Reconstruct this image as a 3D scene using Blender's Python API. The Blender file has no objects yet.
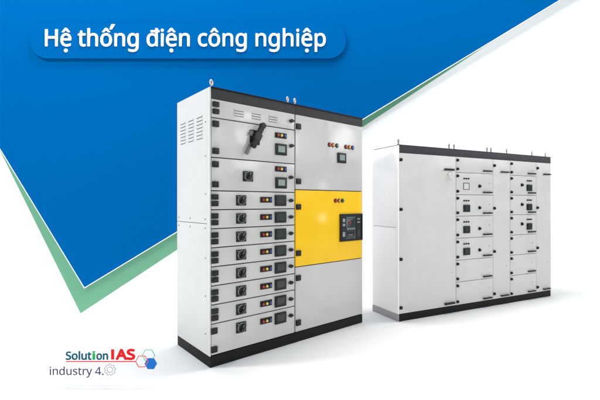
import bpy, bmesh, math
from mathutils import Vector, Matrix

S = bpy.context.scene
COL = S.collection
PI = math.pi

# ------------------------------------------------------------------ camera
cam_d = bpy.data.cameras.new("camera")
cam = bpy.data.objects.new("camera", cam_d)
COL.objects.link(cam)
cam.location = (0, 0, 1.2905)
cam.rotation_euler = (PI / 2, 0, 0)
cam_d.sensor_width = 36
cam_d.lens = 23.04
cam_d.shift_y = 0.0044
cam_d.clip_end = 200
S.camera = cam

# ------------------------------------------------------------------ world, exposure
world = bpy.data.worlds.new("World")
S.world = world
world.use_nodes = True
bg = world.node_tree.nodes["Background"]
bg.inputs[0].default_value = (0.36, 0.76, 1.0, 1)
bg.inputs[1].default_value = 0.28
S.view_settings.view_transform = 'Standard'
S.view_settings.look = 'None'
S.view_settings.exposure = 0.0
S.view_settings.gamma = 1.0
S.render.engine = 'CYCLES'
S.cycles.max_bounces = 8


def area(name, loc, target, sx, sy, power, color=(1, 1, 1)):
    d = bpy.data.lights.new(name, 'AREA')
    d.shape = 'RECTANGLE'
    d.size, d.size_y = sx, sy
    d.energy = power
    d.color = color
    o = bpy.data.objects.new(name, d)
    COL.objects.link(o)
    o.location = loc
    o.rotation_euler = (Vector(target) - Vector(loc)).to_track_quat('-Z', 'Y').to_euler()
    return o


# added unseen fills overhead, in front, on the backdrop; a softbox at the left
area("overhead_fill", (0.8, 4.8, 9.0), (0.8, 2.8, 0), 8.0, 1.4, 1500, (1, .985, .97))  # added, unseen; whitens the floor and throws cabinet shade forward
area("side_softbox", (-6.5, 1.6, 2.6), (-0.6, 3.6, 1.1), 2.5, 2.5, 62, (1, .98, .96))
area("front_fill", (-0.8, -4.2, 1.15), (0.9, 4.0, 1.25), 2.6, 1.6, 250, (1, .93, .86))  # added fill that lifts the cabinet fronts
area("right_softbox", (4.5, 1.4, 2.9), (-0.3, 3.3, 1.9), 1.0, 1.0, 50, (1, .97, .93))
area("right_lamp", (4.6, 3.0, 1.12), (0.1, 3.65, 1.2), .30, .30, 6, (1, .98, .96))
area("backdrop_fill", (-6.6, 2.2, 8.6), (0.0, 5.9, 1.4), 1.2, 1.2, 680, (1, .98, .96))  # added light that keeps the backdrop white
area("backdrop_fill", (6.8, 3.9, 3.4), (4.6, 5.9, .4), 1.2, 1.2, 80, (1, .98, .96))  # second added light, for the lower right of the wall


# ------------------------------------------------------------------ materials
def mat(name, color, rough=.5, metal=0.0, bump=0.0, bscale=300, mottle=0.0, mscale=6.0, coat=0.0, spec=.5):
    m = bpy.data.materials.new(name)
    m.use_nodes = True
    nt = m.node_tree
    b = nt.nodes["Principled BSDF"]
    b.inputs["Base Color"].default_value = (*color, 1)
    b.inputs["Roughness"].default_value = rough
    b.inputs["Metallic"].default_value = metal
    b.inputs["Specular IOR Level"].default_value = spec
    if coat:
        b.inputs["Coat Weight"].default_value = coat
        b.inputs["Coat Roughness"].default_value = .12
    tc = nt.nodes.new("ShaderNodeTexCoord")
    if mottle:
        n = nt.nodes.new("ShaderNodeTexNoise")
        n.inputs["Scale"].default_value = mscale
        n.inputs["Detail"].default_value = 6
        n.inputs["Roughness"].default_value = .6
        nt.links.new(tc.outputs["Object"], n.inputs["Vector"])
        mr = nt.nodes.new("ShaderNodeMapRange")
        mr.inputs[3].default_value = 1 - mottle
        mr.inputs[4].default_value = 1 + mottle
        nt.links.new(n.outputs["Fac"], mr.inputs[0])
        mx = nt.nodes.new("ShaderNodeVectorMath")
        mx.operation = 'SCALE'
        mx.inputs[0].default_value = color
        nt.links.new(mr.outputs[0], mx.inputs["Scale"])
        nt.links.new(mx.outputs[0], b.inputs["Base Color"])
        rr = nt.nodes.new("ShaderNodeMapRange")
        rr.inputs[3].default_value = max(0, rough - .10)
        rr.inputs[4].default_value = min(1, rough + .12)
        nt.links.new(n.outputs["Fac"], rr.inputs[0])
        nt.links.new(rr.outputs[0], b.inputs["Roughness"])
    if bump:
        n2 = nt.nodes.new("ShaderNodeTexNoise")
        n2.inputs["Scale"].default_value = bscale
        n2.inputs["Detail"].default_value = 2
        nt.links.new(tc.outputs["Object"], n2.inputs["Vector"])
        bp = nt.nodes.new("ShaderNodeBump")
        bp.inputs["Strength"].default_value = bump
        bp.inputs["Distance"].default_value = .001
        nt.links.new(n2.outputs["Fac"], bp.inputs["Height"])
        nt.links.new(bp.outputs[0], b.inputs["Normal"])
    return m


def mat_perforated(name, base, hole, pitch):
    """black sheet punched with a square grid of small holes"""
    m = mat(name, base, .6, spec=.25)
    nt = m.node_tree
    b = nt.nodes["Principled BSDF"]
    tc = nt.nodes.new("ShaderNodeTexCoord")
    sc = nt.nodes.new("ShaderNodeVectorMath"); sc.operation = 'SCALE'
    sc.inputs["Scale"].default_value = 1 / pitch
    nt.links.new(tc.outputs["Object"], sc.inputs[0])
    fr = nt.nodes.new("ShaderNodeVectorMath"); fr.operation = 'FRACTION'
    nt.links.new(sc.outputs[0], fr.inputs[0])
    sb = nt.nodes.new("ShaderNodeVectorMath"); sb.operation = 'SUBTRACT'
    sb.inputs[1].default_value = (.5, .5, .5)
    nt.links.new(fr.outputs[0], sb.inputs[0])
    fl = nt.nodes.new("ShaderNodeVectorMath"); fl.operation = 'MULTIPLY'
    fl.inputs[1].default_value = (1, 0, 1)
    nt.links.new(sb.outputs[0], fl.inputs[0])
    ln = nt.nodes.new("ShaderNodeVectorMath"); ln.operation = 'LENGTH'
    nt.links.new(fl.outputs[0], ln.inputs[0])
    lt = nt.nodes.new("ShaderNodeMath"); lt.operation = 'LESS_THAN'
    lt.inputs[1].default_value = .33
    nt.links.new(ln.outputs["Value"], lt.inputs[0])
    mx = nt.nodes.new("ShaderNodeMix"); mx.data_type = 'RGBA'
    mx.inputs[6].default_value = (*base, 1)
    mx.inputs[7].default_value = (*hole, 1)
    nt.links.new(lt.outputs[0], mx.inputs[0])
    nt.links.new(mx.outputs[2], b.inputs["Base Color"])
    return m


M = dict(
    white_floor=mat("white_floor", (.55, .55, .55), .85),
    white_wall=mat("white_wall", (.90, .90, .90), .9),
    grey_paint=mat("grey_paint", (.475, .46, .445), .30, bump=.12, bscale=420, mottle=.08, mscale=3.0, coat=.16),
    warm_grey_paint=mat("warm_grey_paint", (.54, .525, .505), .40, bump=.12, bscale=420, mottle=.06, mscale=3),
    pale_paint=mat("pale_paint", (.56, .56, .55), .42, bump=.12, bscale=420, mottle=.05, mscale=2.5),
    yellow_paint=mat("yellow_paint", (.80, .465, .003), .34, bump=.10, bscale=420, mottle=.07, mscale=3, spec=.2, coat=.2),
    black_paint=mat("black_paint", (.006, .006, .007), .6, bump=.2, bscale=500, mottle=.2, mscale=9, spec=.2),
    charcoal_paint=mat("charcoal_paint", (.035, .030, .036), .55, bump=.2, bscale=500, mottle=.25, mscale=7, spec=.25),
    gasket=mat("gasket", (.025, .025, .024), .8),
    lightened_side=mat("lightened_side_paint", (.86, .855, .85), .45, bump=.12, bscale=420, mottle=.04, mscale=2.5),  # paint lightened to stand in for light missing on the side
    slot=mat("slot", (.10, .10, .10), .8),
    plinth_lit_grey=mat("plinth_lit_grey", (.30, .30, .30), .6, mottle=.2, mscale=20),  # light on the black plinth's end, put into the colour
    plastic=mat("black_plastic", (.008, .008, .009), .42, spec=.3, mottle=.2, mscale=60),
    soft_black=mat("soft_black_plastic", (.025, .026, .027), .5, spec=.3),
    mark=mat("grey_mark", (.22, .24, .24), .5),
    mid_grey=mat("mid_grey", (.12, .12, .115), .5),
    screen_light=mat("screen_light", (.24, .30, .29), .12),
    screen_dark=mat("screen_dark", (.018, .024, .025), .25),
    steel=mat("steel", (.75, .72, .68), .3, metal=1.0, mottle=.1, mscale=80),
    galvanised=mat("galvanised", (.62, .52, .46), .45, metal=.6, mottle=.15, mscale=80),
    red=mat("red_lens", (.34, .016, .018), .3, coat=.2),
    amber=mat("amber_lens", (.60, .23, .02), .3, coat=.2),
    yellow=mat("yellow_lens", (.66, .46, .06), .3, coat=.2),
    blue=mat("blue_lens", (.03, .055, .25), .3, coat=.2),
    green=mat("green_lens", (.02, .10, .07), .18, coat=.5),
    panel_blue=mat("panel_blue", (.0002, .092, .300), .8, spec=0.0),
    panel_green=mat("panel_green", (.135, .33, .21), .8, spec=.0),
    panel_white=mat("panel_white", (.85, .85, .85), .8, spec=.1),
    letter_white=mat("letter_white", (.90, .90, .90), .7, spec=.1),
    ink_teal=mat("ink_teal", (.005, .095, .165), .7, spec=.1),
    ink_red=mat("ink_red", (.72, .012, .016), .7, spec=.1),
    ink_green=mat("ink_green", (.01, .38, .09), .7, spec=.1),
    ink_blue=mat("ink_blue", (.012, .145, .50), .7, spec=.1),
    ink_slate=mat("ink_slate", (.045, .045, .10), .7, spec=.1),
    ink_outline_green=mat("ink_outline_green", (.10, .52, .24), .7, spec=.1),
    ink_outline_red=mat("ink_outline_red", (.75, .10, .10), .7, spec=.1),
    ink_gear=mat("ink_gear", (.20, .19, .26), .7, spec=.1),
)
M["perforated"] = mat_perforated("perforated_sheet", (.012, .012, .013), (.07, .073, .07), .0115)




def mat_clear(name):
    """thin clear acrylic sheet"""
    m = bpy.data.materials.new(name)
    m.use_nodes = True
    nt = m.node_tree
    nt.nodes.clear()
    out = nt.nodes.new("ShaderNodeOutputMaterial")
    mix = nt.nodes.new("ShaderNodeMixShader")
    tr = nt.nodes.new("ShaderNodeBsdfTransparent")
    gl = nt.nodes.new("ShaderNodeBsdfGlossy")
    gl.inputs["Roughness"].default_value = .03
    mix.inputs[0].default_value = .004
    nt.links.new(tr.outputs[0], mix.inputs[1])
    nt.links.new(gl.outputs[0], mix.inputs[2])
    nt.links.new(mix.outputs[0], out.inputs[0])
    return m


M["clear_acrylic"] = mat_clear("clear_acrylic")


def add_waviness(m, scale, dist):
    """slight oil-canning of thin sheet steel, chained before the fine paint bump"""
    nt = m.node_tree
    fine = [n for n in nt.nodes if n.type == 'BUMP'][0]
    tc = nt.nodes.new("ShaderNodeTexCoord")
    n = nt.nodes.new("ShaderNodeTexNoise")
    n.inputs["Scale"].default_value = scale
    n.inputs["Detail"].default_value = 1.5
    nt.links.new(tc.outputs["Object"], n.inputs["Vector"])
    b = nt.nodes.new("ShaderNodeBump")
    b.inputs["Strength"].default_value = 1.0
    b.inputs["Distance"].default_value = dist
    nt.links.new(n.outputs["Fac"], b.inputs["Height"])
    nt.links.new(b.outputs[0], fine.inputs["Normal"])


for _n in ("grey_paint", "yellow_paint", "warm_grey_paint", "pale_paint", "lightened_side"):
    add_waviness(M[_n], 3.2, .020)

# ------------------------------------------------------------------ mesh helpers
class MB:
    """collects shapes, builds ONE mesh"""

    def __init__(self):
        self.bm = bmesh.new()
        self.mats = []

    def _mi(self, m):
        if m not in self.mats:
            self.mats.append(m)
        return self.mats.index(m)

    def _take(self, tmp, m):
        i = self._mi(m)
        for f in tmp.faces:
            f.material_index = i
        me = bpy.data.meshes.new("t")
        tmp.to_mesh(me)
        tmp.free()
        self.bm.from_mesh(me)
        bpy.data.meshes.remove(me)

    def box(self, a, b, m, bev=0.0, rot=None, seg=2):
        t = bmesh.new()
        bmesh.ops.create_cube(t, size=1)
        a, b = Vector(a), Vector(b)
        for v in t.verts:
            v.co = Vector((v.co.x * (b.x - a.x), v.co.y * (b.y - a.y), v.co.z * (b.z - a.z)))
        if bev:
            bmesh.ops.bevel(t, geom=list(t.edges), offset=bev, segments=seg, affect='EDGES', profile=.7)
        mx = Matrix.Translation((a + b) / 2)
        if rot:
            mx = mx @ rot
        t.transform(mx)
        self._take(t, m)
        return self

    def cyl(self, c, r, d, m, axis='Y', r2=None, seg=24, bev=0.0):
        """disc from y=c.y forward (towards -y) by d, or along another axis"""
        t = bmesh.new()
        bmesh.ops.create_cone(t, cap_ends=True, segments=seg, radius1=r, radius2=r if r2 is None else r2, depth=d)
        t.transform(Matrix.Translation((0, 0, d / 2)))
        if bev:
            es = [e for e in t.edges if all(abs(v.co.z - d) < 1e-6 for v in e.verts)]
            bmesh.ops.bevel(t, geom=es, offset=bev, segments=2, affect='EDGES')
        if axis == 'Y':
            t.transform(Matrix.Rotation(PI / 2, 4, 'X'))
        t.transform(Matrix.Translation(c))
        self._take(t, m)
        return self

    def prism(self, pts, y0, y1, m, bev=0.0):
        """polygon in x,z, from y0 (front) to y1 (back)"""
        t = bmesh.new()
        vs = [t.verts.new((x, y0, z)) for x, z in pts]
        f = t.faces.new(vs)
        t.normal_update()
        if f.normal.y > 0:
            f.normal_flip()
        r = bmesh.ops.extrude_face_region(t, geom=[f])
        for v in [g for g in r['geom'] if isinstance(g, bmesh.types.BMVert)]:
            v.co.y = y1
        # the original face is the front
        bmesh.ops.recalc_face_normals(t, faces=list(t.faces))
        if bev:
            bmesh.ops.bevel(t, geom=list(t.edges), offset=bev, segments=2, affect='EDGES')
        self._take(t, m)
        return self

    def ring(self, pts_out, pts_in, y0, y1, m):
        t = bmesh.new()
        n = len(pts_out)
        V = [[t.verts.new((x, y, z)) for x, z in P] for P, y in
             ((pts_out, y0), (pts_in, y0), (pts_out, y1), (pts_in, y1))]
        for i in range(n):
            j = (i + 1) % n
            t.faces.new((V[0][i], V[0][j], V[1][j], V[1][i]))
            t.faces.new((V[2][i], V[3][i], V[3][j], V[2][j]))
            t.faces.new((V[0][i], V[2][i], V[2][j], V[0][j]))
            t.faces.new((V[1][i], V[1][j], V[3][j], V[3][i]))
        bmesh.ops.recalc_face_normals(t, faces=list(t.faces))
        self._take(t, m)
        return self

    def torus(self, c, R, r, m, seg=20, sub=8):
        t = bmesh.new()
        rows = []
        for i in range(seg):
            a = 2 * PI * i / seg
            row = []
            for j in range(sub):
                b = 2 * PI * j / sub
                q = R + r * math.cos(b)
                row.append(t.verts.new((c[0] + q * math.cos(a), c[1] + r * math.sin(b), c[2] + q * math.sin(a))))
            rows.append(row)
        for i in range(seg):
            for j in range(sub):
                t.faces.new((rows[i][j], rows[(i + 1) % seg][j], rows[(i + 1) % seg][(j + 1) % sub], rows[i][(j + 1) % sub]))
        bmesh.ops.recalc_face_normals(t, faces=list(t.faces))
        self._take(t, m)
        return self

    def mesh(self, name, smooth=True):
        me = bpy.data.meshes.new(name)
        self.bm.to_mesh(me)
        self.bm.free()
        for m in self.mats:
            me.materials.append(M[m])
        if smooth:
            try:
                me.polygons.foreach_set("use_smooth", [True] * len(me.polygons))
                me.set_sharp_from_angle(angle=math.radians(32))
            except Exception:
                pass
        return me

    def build(self, name, parent=None, loc=(0, 0, 0)):
        o = bpy.data.objects.new(name, self.mesh(name))
        COL.objects.link(o)
        o.location = loc
        if parent:
            o.parent = parent
        return o


def tag(o, label=None, cat=None, group=None, kind=None):
    if label: o["label"] = label
    if cat: o["category"] = cat
    if group: o["group"] = group
    if kind: o["kind"] = kind
    return o


def empty(name, loc, rz=0):
    o = bpy.data.objects.new(name, None)
    COL.objects.link(o)
    o.location = loc
    o.rotation_euler = (0, 0, rz)
    o.empty_display_size = .2
    return o


# ------------------------------------------------------------------ the setting
WALL = 5.90
STAGE_L = -2.0
LOW = -0.60
tag(MB().box((-9, -6, LOW - .1), (9, WALL + .3, LOW), "white_wall").build("floor"), kind="structure")
tag(MB().box((STAGE_L, 1.2, LOW), (8.6, WALL - .002, 0), "white_floor", bev=.004).build("stage_floor"), kind="structure")
tag(MB().box((-9, WALL, LOW), (9, WALL + .12, 6.2), "white_wall").build("backdrop_wall"), kind="structure")

# hanging boards on the backdrop
bw = MB()
blue_pts = [(-2.05 - 1.223, 0.0)]


def inset(pts, d):
    """shrink a convex polygon by d"""
    n = len(pts)
    area2 = sum(pts[i][0] * pts[(i + 1) % n][1] - pts[(i + 1) % n][0] * pts[i][1] for i in range(n))
    s = 1 if area2 > 0 else -1
    L = []
    for i in range(n):
        p, q = Vector(pts[i]), Vector(pts[(i + 1) % n])
        e = (q - p).normalized()
        nrm = Vector((-e.y, e.x)) * s
        L.append((p + nrm * d, e))
    out = []
    for i in range(n):
        p, e = L[i - 1]
        q, g = L[i]
        den = e.x * g.y - e.y * g.x
        t = ((q.x - p.x) * g.y - (q.y - p.y) * g.x) / den
        out.append(tuple(p + e * t))
    return out


# outline of the blue board in metres on the wall: tip, upper right, top, upper left
BLUE = [(-3.287, -0.017), (5.464, 5.283), (-5.673, 5.283), (-5.673, 3.916)]
GREEN = [(-3.362, -0.405), (2.86, 3.706), (-4.62, 3.50), (-4.62, 2.139)]
g = MB().prism(GREEN, 5.880, WALL - .0015, "panel_green").build("display_board")
tag(g, "sage green pointed board behind the big blue one on the white backdrop", "board")
b = MB()
b.prism(inset(BLUE, .010), 5.850, 5.866, "panel_blue")
b.ring(BLUE, inset(BLUE, .0102), 5.848, 5.868, "panel_white")
for x, z in ((-3.1, .62), (-4.4, 3.2), (-1.2, 2.6), (1.2, 3.6), (2.9, 4.4)):
    b.cyl((x, WALL if x > 2 else 5.880, z), .04, (WALL if x > 2 else 5.880) - 5.866, "panel_white")
b = b.build("display_board")
tag(b, "huge bright blue pointed board with a thin white edge on the backdrop", "board")


# lettering
FONT = None
try:
    import os
    _p = os.path.join(bpy.utils.system_resource('DATAFILES'), "fonts", "NotoSansHebrew-Regular.woff2")
    FONT = bpy.data.fonts.load(_p)
except Exception:
    FONT = None


def raw_text(body, extrude):
    c = bpy.data.curves.new("t", 'FONT')
    c.body = body
    c.extrude = extrude
    c.resolution_u = 6
    if FONT:
        c.font = FONT
    t = bpy.data.objects.new("tmp", c)
    COL.objects.link(t)
    bpy.context.view_layer.update()
    me = bpy.data.meshes.new_from_object(t.evaluated_get(bpy.context.evaluated_depsgraph_get()))
    bpy.data.objects.remove(t)
    xs = [v.co.x for v in me.vertices]
    ys = [v.co.y for v in me.vertices]
    return me, min(xs), max(xs), max(ys)


CAP = raw_text("H", 0)[3]


def text_mesh(name, body, cap, matn, width, bold=0.0, extrude=.004, parent=None, loc=(0, 0, 0), dots=(), acutes=()):
    """letters of cap height `cap`, set to `width`; dots / acutes add the low dot or high acute to those letters"""
    me, x0, x1, _ = raw_text(body, 1.0)
    bm = bmesh.new()
    bm.from_mesh(me)
    for k in dots:
        _, a, b_, _ = raw_text(body[:k + 1], 0)
        _, p, q, _ = raw_text(body[k], 0)
        cx = b_ - (q - p) / 2
        bmesh.ops.create_cone(bm, cap_ends=True, segments=24, radius1=.056, radius2=.056, depth=2.0,
                              matrix=Matrix.Translation((cx, -.155, 0)))
    for k in acutes:
        _, a, b_, _ = raw_text(body[:k + 1], 0)
        _, p, q, top = raw_text(body[k], 0)
        cx = b_ - (q - p) / 2
        P = [(cx + .13, top - .03), (cx + .20, top - .03), (cx + .31, top + .13), (cx + .20, top + .13)]
        lo = [bm.verts.new((x, y, -1)) for x, y in P]
        hi = [bm.verts.new((x, y, 1)) for x, y in P]
        bm.faces.new(hi)
        bm.faces.new(lo[::-1])
        for n in range(4):
            bm.faces.new((lo[n], lo[(n + 1) % 4], hi[(n + 1) % 4], hi[n]))
    bm.transform(Matrix.Translation((-x0, 0, 0)))
    k = cap / CAP
    bm.transform(Matrix.Diagonal(((width - 2 * bold) / (x1 - x0), k, extrude / 2, 1)))
    bm.transform(Matrix.Translation((bold, 0, extrude / 2)))
    bm.transform(Matrix.Rotation(PI / 2, 4, 'X'))
    bm.to_mesh(me)
    bm.free()
    if bold:                                  # heavier weight: the same outline struck eight times round a small circle
        bm = bmesh.new()
        bm.from_mesh(me)
        for i in range(8):
            cc = me.copy()
            a = 2 * PI * i / 8
            cc.transform(Matrix.Translation((bold * math.cos(a), -.00012 * (i + 1), bold * math.sin(a))))
            bm.from_mesh(cc)
            bpy.data.meshes.remove(cc)
        bm.to_mesh(me)
        bm.free()
    me.materials.clear()
    me.materials.append(M[matn])
    me.name = name
    o = bpy.data.objects.new(name, me)
    COL.objects.link(o)
    o.location = loc
    if parent:
        o.parent = parent
    return o


def rounded(x0, x1, z0, z1, r, tl=True, n=10):
    """rectangle rounded at bottom left and the right end"""
    P = []
    def arc(cx, cz, a0, a1, rr):
        for i in range(n + 1):
            a = math.radians(a0 + (a1 - a0) * i / n)
            P.append((cx + rr * math.cos(a), cz + rr * math.sin(a)))
    arc(x0 + r, z0 + r, 180, 270, r)
    arc(x1 - r, z0 + r, 270, 360, r)
    arc(x1 - r, z1 - r, 0, 90, r)
    arc(x0 + r, z1 - r, 90, 180, r)
    return P


# the title plaque on the blue board (depth 5.775)
plq = empty("title_plaque", (-1.790, 5.810, 3.420))
tag(plq, "blue rounded plaque with white lettering Hệ thống điện công nghiệp", "plaque")
p = MB().prism(rounded(-2.30, 2.49, .055, .60, .265), .010, .022, "panel_blue", bev=.003)
for x in (-2.0, 0, 2.0):
    p.cyl((x, .040, .28), .03, .018, "panel_blue")
p.build("plate", plq)
text_mesh("lettering", "Hê thông điên công nghiêp", .250, "letter_white", 4.25, bold=.0045, extrude=.008,
          parent=plq, loc=(-2.070, .0097, .243), dots=(1, 11, 23), acutes=(5,))

# ------------------------------------------------------------------ logo sign standing on the stage
SD = 2.70
sg = empty("logo_sign", (-1.427, SD, 0))
tag(sg, "small clear standing sign lettered Solution IAS industry 4 with hexagons and gear", "sign")
MB().box((-.43, 0.0, 0), (.43, .003, .245), "clear_acrylic").build("panel", sg)


def lx(px):   # picture position on the sign at its distance
    return (px - 300) / 384.04 * SD + 1.427


def lz(py):
    return 1.2905 + (202.6 - py) / 384.04 * SD


def sign_text(body, x0, x1, base, cap, matn, bold):
    return text_mesh("lettering", body, cap * SD / 384.04, matn, lx(x1) - lx(x0), bold=bold, extrude=.0015,
                     parent=sg, loc=(lx(x0), -.0001, lz(base)))


sign_text("Solut", 65.7, 91.6, 359.5, 7.7, "ink_teal", .0026)
sign_text("i", 92.4, 95.4, 359.5, 7.9, "ink_green", .0024)
sign_text("on", 96.4, 108.2, 359.5, 7.7, "ink_teal", .0026)
MB().box((lx(111.2), -.0026, lz(359.5)), (lx(114.2), -.0001, lz(349.3)), "ink_red").build("lettering", sg)
sign_text("AS", 115.6, 135.3, 359.2, 9.6, "ink_red", .0055)
sign_text("industry 4.", 49.9, 103.6, 374.9, 7.9, "ink_slate", .0003)
MB().box((lx(65.8), -.002, lz(362.0)), (lx(135.6), -.0001, lz(361.1)), "ink_red").build("underline", sg)


def hexa(cx, cz, r, rot=0):
    return [(cx + r * math.cos(rot + i * PI / 3), cz + r * math.sin(rot + i * PI / 3)) for i in range(6)]


pxm = SD / 384.04
for name, cx, cy, r, y, m in (("green_hexagon", 148.6, 355.3, 6.7, -.0018, "ink_outline_green"),
                              ("red_hexagon", 141.9, 361.4, 6.7, -.0034, "ink_outline_red")):
    MB().ring(hexa(lx(cx), lz(cy), r * pxm), hexa(lx(cx), lz(cy), (r - .85) * pxm), y, -.0002, m).build(name, sg)
MB().prism(hexa(lx(150.9), lz(363.6), 6.3 * pxm), -.0026, -.0002, "ink_blue").build("blue_hexagon", sg)
# gear drawn as an outline
GX, GZ = lx(110.0), lz(369.7)


def gear_pts(r0, r1, n=9, off=0.0):
    P = []
    for i in range(n):
        for a, r in ((0, r1), (.36, r1), (.48, r0), (.88, r0)):
            t = 2 * PI * (i + a) / n
            P.append((GX + (r + off) * math.cos(t), GZ + (r + off) * math.sin(t)))
    return P


gm = MB().ring(gear_pts(5.0 * pxm, 5.9 * pxm), gear_pts(5.0 * pxm, 5.9 * pxm, off=-.0036), -.002, -.0002, "ink_gear")
circ = lambda r: [(GX + r * math.cos(2 * PI * i / 32), GZ + r * math.sin(2 * PI * i / 32)) for i in range(32)]
gm.ring(circ(3.0 * pxm), circ(2.55 * pxm), -.002, -.0002, "ink_gear")
gm.build("gear", sg)


# ------------------------------------------------------------------ cabinet hardware (meshes built once, shared)
HW = {}


def hw_mesh(kind, w, h):
    key = (kind, round(w, 3), round(h, 3))
    if key in HW:
        return HW[key]
    k = MB()
    if kind == "hinge":
        k.box((-w / 2, -.020, -h / 2), (w / 2, 0, h / 2), "plastic", bev=.004)
        k.box((-w / 2 + .006, -.023, -.002), (w / 2 - .006, -.019, .002), "soft_black")
    elif kind == "round_hinge":
        k.cyl((0, 0, 0), w / 2, .018, "plastic", bev=.003)
        k.box((-w / 2, -.012, -h / 2), (0, 0, h / 2), "plastic", bev=.002)
    elif kind == "rotary_switch":
        k.box((-w / 2, -.012, -h / 2), (w / 2, 0, h / 2), "plastic", bev=.004)
        k.cyl((0, -.012, 0), w * .38, .010, "soft_black", seg=32, bev=.002)
        k.ring([(w * .40 * math.cos(a * PI / 16), w * .40 * math.sin(a * PI / 16)) for a in range(32)],
               [(w * .37 * math.cos(a * PI / 16), w * .37 * math.sin(a * PI / 16)) for a in range(32)], -.0235, -.012,
               "mark")
        k.box((-w * .10, -.046, -h * .42), (w * .10, -.022, h * .42), "plastic", bev=.006,
              rot=Matrix.Rotation(math.radians(38), 4, 'Y'))
        k.box((-w * .02, -.048, h * .1), (w * .02, -.0455, h * .36), "mark",
              rot=Matrix.Rotation(math.radians(38), 4, 'Y'))
        for a in (-.36, .36):
            k.box((a * w - .006, -.0135, h * .34), (a * w + .006, -.0115, h * .40), "mark")
    elif kind == "indicator_plate":
        k.box((-w / 2, -.010, -h / 2), (w / 2, 0, h / 2), "plastic", bev=.003)
    elif kind.startswith("pilot_lamp"):
        col = kind.split(":")[1]
        k.cyl((0, 0, 0), w / 2, .007, "plastic", seg=24, bev=.001)
        k.cyl((0, -.007, 0), w * .37, .010, col, seg=24, r2=w * .30, bev=.002)
    elif kind.startswith("power_meter"):
        scr = kind.split(":")[1]
        k.box((-w / 2, -.016, -h / 2), (w / 2, 0, h / 2), "plastic", bev=.005)
        k.ring([(-w * .37, -h * .30), (w * .37, -h * .30), (w * .37, h * .36), (-w * .37, h * .36)],
               [(-w * .31, -h * .24), (w * .31, -h * .24), (w * .31, h * .30), (-w * .31, h * .30)], -.019, -.015,
               "soft_black")
        k.box((-w * .31, -.0175, -h * .24), (w * .31, -.0155, h * .30), scr)
        for r in range(3):
            k.box((-w * .24, -.0182, h * (.18 - .15 * r)), (w * (.20 - .05 * r), -.0174, h * (.215 - .15 * r)), "mark" if scr == "screen_light" else "soft_black")
        for q in range(4):
            k.cyl((w * (-.27 + .18 * q), -.0155, -h * .39), w * .045, .004, "soft_black", seg=12)
    elif kind == "latch":
        k.cyl((0, 0, 0), .016, .010, "plastic", seg=20, bev=.002)
        k.prism([(-.036, .0), (-.008, .017), (.010, .014), (.026, .002), (.010, -.013), (-.008, -.016)], -.026, -.010,
                "plastic", bev=.003)
    elif kind == "bar_handle":
        k.box((-w / 2, -.024, -h / 2), (w / 2, -.012, h / 2), "plastic", bev=.004)
        for s in (-1, 1):
            k.box((s * w * .40 - .010, -.014, -h * .42), (s * w * .40 + .010, 0, h * .42), "plastic", bev=.003)
    elif kind == "knob":
        k.cyl((0, 0, 0), w / 2, .006, "plastic", seg=24)
        k.cyl((0, -.006, 0), w * .42, .016, "plastic", seg=16, r2=w * .34, bev=.002)
        k.box((-.002, -.0235, 0), (.002, -.0215, w * .32), "mark")
    elif kind == "lock":
        k.cyl((0, 0, 0), w / 2, .006, "steel", seg=20, bev=.001)
        k.box((-.0015, -.0070, -w * .25), (.0015, -.0055, w * .25), "slot")
    elif kind == "hanging_key":
        k.cyl((0, 0, 0), .016, .012, "steel", seg=20, bev=.002)
        k.box((-.002, -.03, -.012), (.002, -.012, .012), "steel", bev=.001)
        k.torus((0, -.026, -.030), .016, .0022, "steel")
        k.box((-.010, -.030, -.085), (.012, -.027, -.045), "steel", bev=.001)
    elif kind == "empty_meter_frame":
        P = [(-w / 2, -h / 2), (w / 2, -h / 2), (w / 2, h / 2), (-w / 2, h / 2)]
        Q = [(-w / 2 + .006, -h / 2 + .006), (w / 2 - .006, -h / 2 + .006), (w / 2 - .006, h / 2 - .006),
             (-w / 2 + .006, h / 2 - .006)]
        k.ring(P, Q, -.005, -.0005, "soft_black")
        k.box((-w / 2 + .006, -.002, -h / 2 + .006), (w / 2 - .006, -.0005, h / 2 - .006), "pale_paint")
    elif kind == "screw":
        k.cyl((0, 0, 0), w / 2, .003, "slot", seg=12, bev=.0008)
    elif kind == "breaker_handle":
        # round escutcheon with a long lever tilted to the right, grey piece below
        k.box((-.048, -.014, -.062), (.048, 0, .062), "plastic", bev=.006)
        k.cyl((0, -.014, 0), .040, .022, "plastic", seg=32, bev=.003)
        R = Matrix.Rotation(math.radians(27), 4, 'Y')
        k.box((-.022, -.070, -.105), (.022, -.036, .115), "plastic", bev=.010, rot=R)
        u = Vector((math.sin(math.radians(27)), 0, math.cos(math.radians(27))))
        c = u * .110
        k.cyl((c.x, -.036, c.z), .026, .036, "plastic", seg=24, bev=.006)
        k.box((-.030, -.072, -.030), (.030, -.034, .030), "soft_black", bev=.006, rot=R)
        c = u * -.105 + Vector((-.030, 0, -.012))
        k.box((c.x - .014, -.040, c.z - .05), (c.x + .014, -.020, c.z + .05), "mid_grey", bev=.005,
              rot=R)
        k.box((-.060, -.030, .010), (-.030, -.010, .050), "mid_grey", bev=.004, rot=R)
    elif kind == "circuit_breaker":
        k.ring([(-w / 2, -h / 2), (w / 2, -h / 2), (w / 2, h / 2), (-w / 2, h / 2)],
               [(-w / 2 + .014, -h / 2 + .014), (w / 2 - .014, -h / 2 + .014), (w / 2 - .014, h / 2 - .014),
                (-w / 2 + .014, h / 2 - .014)], -.018, 0, "plastic")
        k.box((-w / 2 + .014, -.008, -h / 2 + .014), (w / 2 - .014, 0, h / 2 - .014), "soft_black")
        # left column: displays
        x0 = -w / 2 + .022
        k.box((x0, -.014, -h * .42), (x0 + .055, -.007, h * .42), "plastic", bev=.002)
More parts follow.
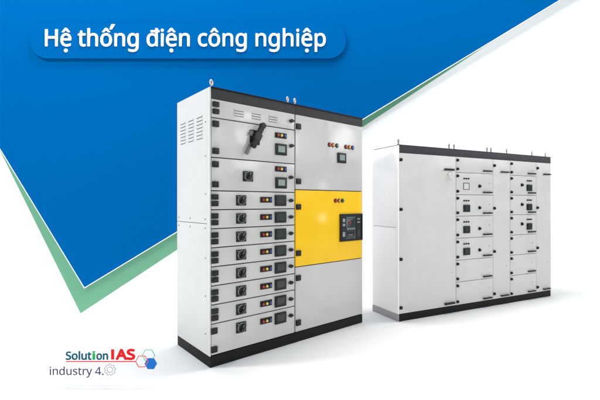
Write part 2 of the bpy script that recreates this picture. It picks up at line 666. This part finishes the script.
        for z, hh, m in ((.27, .05, "mark"), (.10, .035, "screen_light"), (-.05, .03, "screen_dark"), (-.24, .07, "mark")):
            k.box((x0 + .010, -.0155, h * z - hh * .35), (x0 + .045, -.0135, h * z + hh * .35), m)
        # middle: mechanism cover
        k.box((-.090, -.016, -h * .42), (.062, -.007, h * .42), "screen_dark", bev=.004)
        k.cyl((-.030, -.016, h * .17), .012, .008, "red", seg=16, bev=.002)
        k.cyl((.020, -.016, h * .17), .012, .006, "soft_black", seg=16, bev=.002)
        for r in range(3):
            k.box((-.075, -.0175, h * (.36 - .06 * r)), (.045 - .03 * r, -.0158, h * (.375 - .06 * r)), "mark")
        for r in range(4):
            k.box((-.070 + .032 * r, -.0175, -h * .08), (-.050 + .032 * r, -.0158, -h * .02), "mark")
        k.box((-.070, -.020, -h * .30), (.040, -.0158, -h * .16), "plastic", bev=.003)
        k.box((-.060, -.0215, -h * .28), (.010, -.0195, -h * .26), "mark")
        # right column
        k.box((.074, -.013, -h * .42), (w / 2 - .022, -.007, h * .42), "plastic", bev=.002)
        for z in (.30, .18):
            k.box((.088, -.0145, h * z - .006), (w / 2 - .038, -.0128, h * z + .006), "mark")
        k.box((.088, -.0145, -h * .34), (w / 2 - .038, -.0128, -h * .10), "soft_black")
    me = k.mesh(kind.split(":")[0])
    HW[key] = me
    return me


def put(kind, door, u, v, w=.03, h=.03, front=0.0, name=None):
    o = bpy.data.objects.new(name or kind.split(":")[0], hw_mesh(kind, w, h))
    COL.objects.link(o)
    o.location = (u, front, v)
    o.parent = door
    return o


def door(cab, u0, u1, v0, v1, m, gap=.004, label=None, louvres=()):
    """one door leaf; its front face lies in the plane y = 0 of the cabinet"""
    k = MB()
    k.box((u0 + gap, 0, v0 + gap), (u1 - gap, .018, v1 - gap), m, bev=.0025)
    for (a, b, c) in louvres:                # raised louvre lips with a dark slot under each
        k.box((a, -.007, c), (b, .001, c + .011), m, bev=.003)
        k.box((a + .004, -.0008, c - .004), (b - .004, .0005, c), "slot")
    o = k.build("door", cab)
    if label:
        o["label"] = label
    return o


def eyebolt(cab, u, y, top, white=True):
    k = MB()
    m = "galvanised" if white else "mark"
    k.cyl((0, 0, 0), .014, .006, m, axis='Z', seg=16)
    k.cyl((0, 0, .006), .007, .022, m, axis='Z', seg=12)
    k.torus((0, 0, .043), .018, .006, m)
    o = k.build("eyebolt", cab, (u, y, top))
    o.rotation_euler = (0, 0, .5)
    return o


# ------------------------------------------------------------------ tall cabinet with the yellow door
W1, D1, H1 = 1.789, .6426, 2.20
SEAM1 = .855
A1 = .8765
c1 = empty("electrical_cabinet", (-.7038, 2.9904, 0), PI / 2 - A1)
tag(c1, "taller electrical cabinet with a yellow door and a column of switch drawers, nearest the camera", "electrical cabinet")
PL, TB = .088, 2.108
MB().box((0.004, .0, 0), (W1, D1, PL), "black_paint", bev=.003).build("plinth", c1)
# carcass of two bolted cubicles
MB().box((.012, .019, PL + .001), (SEAM1 - .0015, D1 - .012, TB - .001), "gasket").box(
    (SEAM1 + .0015, .019, PL + .001), (W1 - .012, D1 - .012, TB - .001), "gasket").build("frame", c1)
MB().box((.011, D1 - .011, PL + .001), (W1 - .011, D1, TB), "grey_paint", bev=.002).build("back_panel", c1)
MB().box((W1 - .011, .0, PL + .001), (W1, D1 - .0015, TB), "grey_paint", bev=.002).build("side_panel", c1)
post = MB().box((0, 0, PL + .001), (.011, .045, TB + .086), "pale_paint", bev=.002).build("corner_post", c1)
# left side: upper panel with louvres, lower panel
SM = 1.123
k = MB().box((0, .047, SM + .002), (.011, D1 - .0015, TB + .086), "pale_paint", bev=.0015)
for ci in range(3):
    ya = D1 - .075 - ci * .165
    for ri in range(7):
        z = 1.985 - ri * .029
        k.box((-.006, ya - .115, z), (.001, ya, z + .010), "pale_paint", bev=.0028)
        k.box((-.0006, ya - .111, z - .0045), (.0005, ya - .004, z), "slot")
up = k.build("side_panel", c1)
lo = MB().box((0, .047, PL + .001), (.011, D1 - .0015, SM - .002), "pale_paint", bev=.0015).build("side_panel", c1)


def side_screw(parent, y, z):
    o = put("screw", parent, 0, z, .012, .012)
    o.location = (0, y, z)
    o.rotation_euler = (0, 0, -PI / 2)


for y in (.075, .36, .60):
    side_screw(up, y, SM + .035)
    side_screw(lo, y, SM - .035)
for z in (1.36, 1.66, 1.93):
    side_screw(up, .07, z)
for z in (.25, .55, .85):
    side_screw(lo, .07, z)
# vent band and roof
MB().box((.0115, .0, TB), (SEAM1 - .001, .06, H1 - .014), "perforated", bev=.0015).build("vent_band", c1)
MB().box((SEAM1 + .001, .0, TB), (W1, .06, H1 - .014), "perforated", bev=.0015).build("vent_band", c1)
MB().box((.0115, -.004, H1 - .0135), (W1 + .002, D1, H1), "black_paint", bev=.002).box(
    (.0115, .062, TB + .001), (W1 - .001, D1 - .0015, H1 - .0145), "black_paint").build("roof", c1)
for u, y in ((.035, .04), (.80, .04), (.885, .04), (W1 - .04, D1 - .06)):
    eyebolt(c1, u, y, H1)

DL, DR = .012, .853
rows = [1.958, 1.646, 1.384]
small = [1.384 - i * (1.384 - .338) / 7 for i in range(8)]
# louvred row
lou = []
for g0 in (.215, .385, .560):
    for r in range(3):
        lou.append((g0, g0 + .095, 2.045 - r * .022))
d = door(c1, DL, DR, rows[0], TB, "grey_paint", louvres=lou, label="shallow top flap with three groups of louvres")
for v in (2.063, 2.007):
    put("hinge", d, .048, v, .052, .040)
put("latch", d, .808, 2.035)
# breaker row
d = door(c1, DL, DR, rows[1], rows[0], "grey_paint", label="door with the large black lever handle")
for v in (1.909, 1.696):
    put("hinge", d, .046, v, .052, .048)
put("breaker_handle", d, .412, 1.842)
put("indicator_plate", d, .690, 1.889, .125, .048)
for i, c in enumerate(("red", "yellow", "blue")):
    put("pilot_lamp:" + c, d, .652 + .038 * i, 1.889, .034, .034, front=-.010)
put("power_meter:screen_light", d, .690, 1.764, .122, .102)
put("latch", d, .806, 1.808)
# second switch row
d = door(c1, DL, DR, rows[2], rows[1], "grey_paint", label="door with a square rotary switch")
for v in (1.592, 1.434):
    put("hinge", d, .044, v, .052, .048)
put("rotary_switch", d, .346, 1.510, .096, .086)
put("indicator_plate", d, .690, 1.590, .125, .048)
for i, c in enumerate(("red", "yellow", "blue")):
    put("pilot_lamp:" + c, d, .652 + .038 * i, 1.590, .034, .034, front=-.010)
put("power_meter:screen_light", d, .690, 1.466, .122, .100)
put("latch", d, .800, 1.520)
# seven small drawers and the deep bottom one
for i in range(8):
    v1 = small[i]
    v0 = small[i + 1] if i < 7 else PL + .004
    d = door(c1, DL, DR, v0, v1, "grey_paint")
    m = v1 - .0747
    if i < 7:
        put("hinge", d, .040, m + .026, .054, .043)
        put("hinge", d, .040, m - .026, .054, .043)
    else:
        d["label"] = "deep bottom door"
        put("hinge", d, .034, .285, .050, .046)
        put("hinge", d, .034, .140, .050, .046)
    put("rotary_switch", d, .280, m, .092, .086)
    put("indicator_plate", d, .531, m + .006, .120, .050)
    for j, c in enumerate(("red", "yellow", "blue")):
        put("pilot_lamp:" + c, d, .494 + .037 * j, m + .006, .033, .033, front=-.010)
    put("power_meter:screen_dark", d, .684, m, .122, .098)
    put("latch", d, .800, m)

# right cubicle
EL, ER = .860, W1 - .002
d = door(c1, EL, ER, 1.411, TB, "grey_paint", label="large grey door with two groups of pilot lamps and a meter")
for v in (1.995, 1.487):
    put("hinge", d, .890, v, .050, .052)
for u, c in ((1.296, "red"), (1.346, "amber"), (1.400, "green"), (1.532, "red"), (1.582, "amber"), (1.632, "blue")):
    put("pilot_lamp:" + c, d, u, 1.867, .046, .046)
put("power_meter:screen_light", d, 1.465, 1.746, .120, .104)
d = door(c1, EL, ER, .695, 1.411, "yellow_paint", label="bright yellow door with a dark breaker panel")
for v in (1.251, .822):
    put("hinge", d, .890, v, .050, .052)
for u, c in ((1.380, "red"), (1.430, "amber"), (1.480, "green")):
    put("pilot_lamp:" + c, d, u, 1.311, .042, .042)
put("circuit_breaker", d, 1.607, 1.033, .335, .282)
d = door(c1, EL, ER, PL + .004, .695, "grey_paint", label="plain grey lower door")
for v in (.594, .180):
    put("hinge", d, .888, v, .050, .052)

# ------------------------------------------------------------------ lower, wider cabinet
W2, D2, H2 = 2.6635, .4634, 1.922
A2 = 1.123
c2 = empty("electrical_cabinet", (1.0634, 4.1541, 0), PI / 2 - A2)
tag(c2, "lower and wider pale electrical cabinet behind at the right, with two columns of small doors", "electrical cabinet")
PL, TB = .080, 1.834
MB().box((0.012, .0, 0), (W2, D2, PL), "black_paint", bev=.003).build("plinth", c2)
tag(MB().box((0, .0015, 0), (.0115, D2, PL), "plinth_lit_grey", bev=.002).build("plinth_end", c2), "end of the black plinth, light painted in as grey")
MB().box((.012, .019, PL + .001), (W2 - .012, D2 - .012, TB - .001), "slot").build("frame", c2)
MB().box((.012, D2 - .011, PL + .001), (W2 - .012, D2, TB), "warm_grey_paint", bev=.002).build("back_panel", c2)
MB().box((W2 - .011, .0, PL + .001), (W2, D2 - .0015, TB), "warm_grey_paint", bev=.002).build("side_panel", c2)
MB().box((0, -.001, PL + .001), (.0115, .040, H2 - .010), "lightened_side", bev=.002).build("corner_post", c2)
MB().box((0, .042, 1.02), (.0115, D2 - .0015, H2 - .010), "lightened_side", bev=.0015).build("side_panel", c2)
MB().box((0, .042, PL + .001), (.0115, D2 - .0015, 1.016), "lightened_side", bev=.0015).build("side_panel", c2)
MB().box((.012, .0, TB), (W2, .05, H2 - .010), "charcoal_paint", bev=.0015).build("top_band", c2)
MB().box((.012, -.002, H2 - .0095), (W2 + .001, D2, H2), "charcoal_paint", bev=.002).box(
    (.012, .052, TB + .001), (W2 - .001, D2 - .0015, H2 - .0105), "charcoal_paint").build("roof", c2)
for u in (.03, .785, .866, 1.432, 1.505, 1.80, 2.31, 2.60):
    eyebolt(c2, u, .035, H2, False)

US = [.012, .861, 1.497, 1.820, 2.350, W2 - .001]
# tall left door
d = door(c2, US[0], US[1], PL, TB, "warm_grey_paint", gap=.003, label="wide blank door with a hanging key")
for v in (1.756, 1.217, .675, .149):
    put("round_hinge", d, .034, v, .034, .034)
put("bar_handle", d, .742, 1.675, .148, .024)
put("bar_handle", d, .748, .118, .155, .024)
put("hanging_key", d, .745, 1.628)
put("lock", d, .797, .475, .016, .016)
# column of seven
RV = [TB, 1.648, 1.384, 1.130, .868, .608, .350, PL]
for i in range(7):
    v1, v0 = RV[i], RV[i + 1]
    d = door(c2, US[1], US[2], v0, v1, "warm_grey_paint", gap=.0025)
    put("round_hinge", d, .884, v1 - .042, .032, .032)
    put("round_hinge", d, .884, v0 + .040, .032, .032)
    put("bar_handle", d, 1.388, v0 + .032, .150, .018)
    if i:
        put("lock", d, 1.432, v1 - .118, .013, .013)
    if 1 <= i <= 4:
        for j in range(3):
            put("pilot_lamp:plastic", d, .992 + .036 * j, v1 - .070, .020, .020)
        if i == 1:
            put("empty_meter_frame", d, 1.030, v1 - .162, .100, .080)
        else:
            put("power_meter:screen_dark", d, 1.030, v1 - .162, .102, .086)
        put("knob", d, 1.255, v1 - .156, .042, .042)
# blank door between
d = door(c2, US[2], US[3], PL, TB, "warm_grey_paint", gap=.0025, label="tall narrow blank door between the two columns")
for v in (1.755, 1.220, .679, .149):
    put("round_hinge", d, 1.520, v, .034, .034)
put("bar_handle", d, 1.708, 1.679, .146, .018)
put("bar_handle", d, 1.706, .112, .146, .018)
put("lock", d, 1.742, .480, .014, .014)
# second column of seven
RV = [TB, 1.644, 1.388, 1.132, .871, .611, .347, PL]
for i in range(7):
    v1, v0 = RV[i], RV[i + 1]
    d = door(c2, US[3], US[4], v0, v1, "warm_grey_paint", gap=.0025)
    put("round_hinge", d, 1.843, v1 - .042, .032, .032)
    put("round_hinge", d, 1.843, v0 + .038, .032, .032)
    put("bar_handle", d, 2.243, v0 + .032, .150, .018)
    if i >= 4 or i == 0:
        put("lock", d, 2.270, v1 - .120, .013, .013)
    if 1 <= i <= 3:
        for j in range(3):
            put("pilot_lamp:plastic", d, 2.160 + .037 * j, v1 - .064, .020, .020)
        put("power_meter:screen_dark", d, 2.197, v1 - .156, .098, .084)
        put("knob", d, 2.051, v1 - .121, .044, .044)
# narrow right door
d = door(c2, US[4], US[5], PL, TB, "warm_grey_paint", gap=.0025, label="narrow blank door at the right end")
for v in (1.755, 1.222, .681, .151):
    put("round_hinge", d, 2.372, v, .034, .034)
put("bar_handle", d, 2.566, 1.678, .146, .018)
put("bar_handle", d, 2.560, .112, .146, .018)
put("lock", d, 2.585, .480, .014, .014)
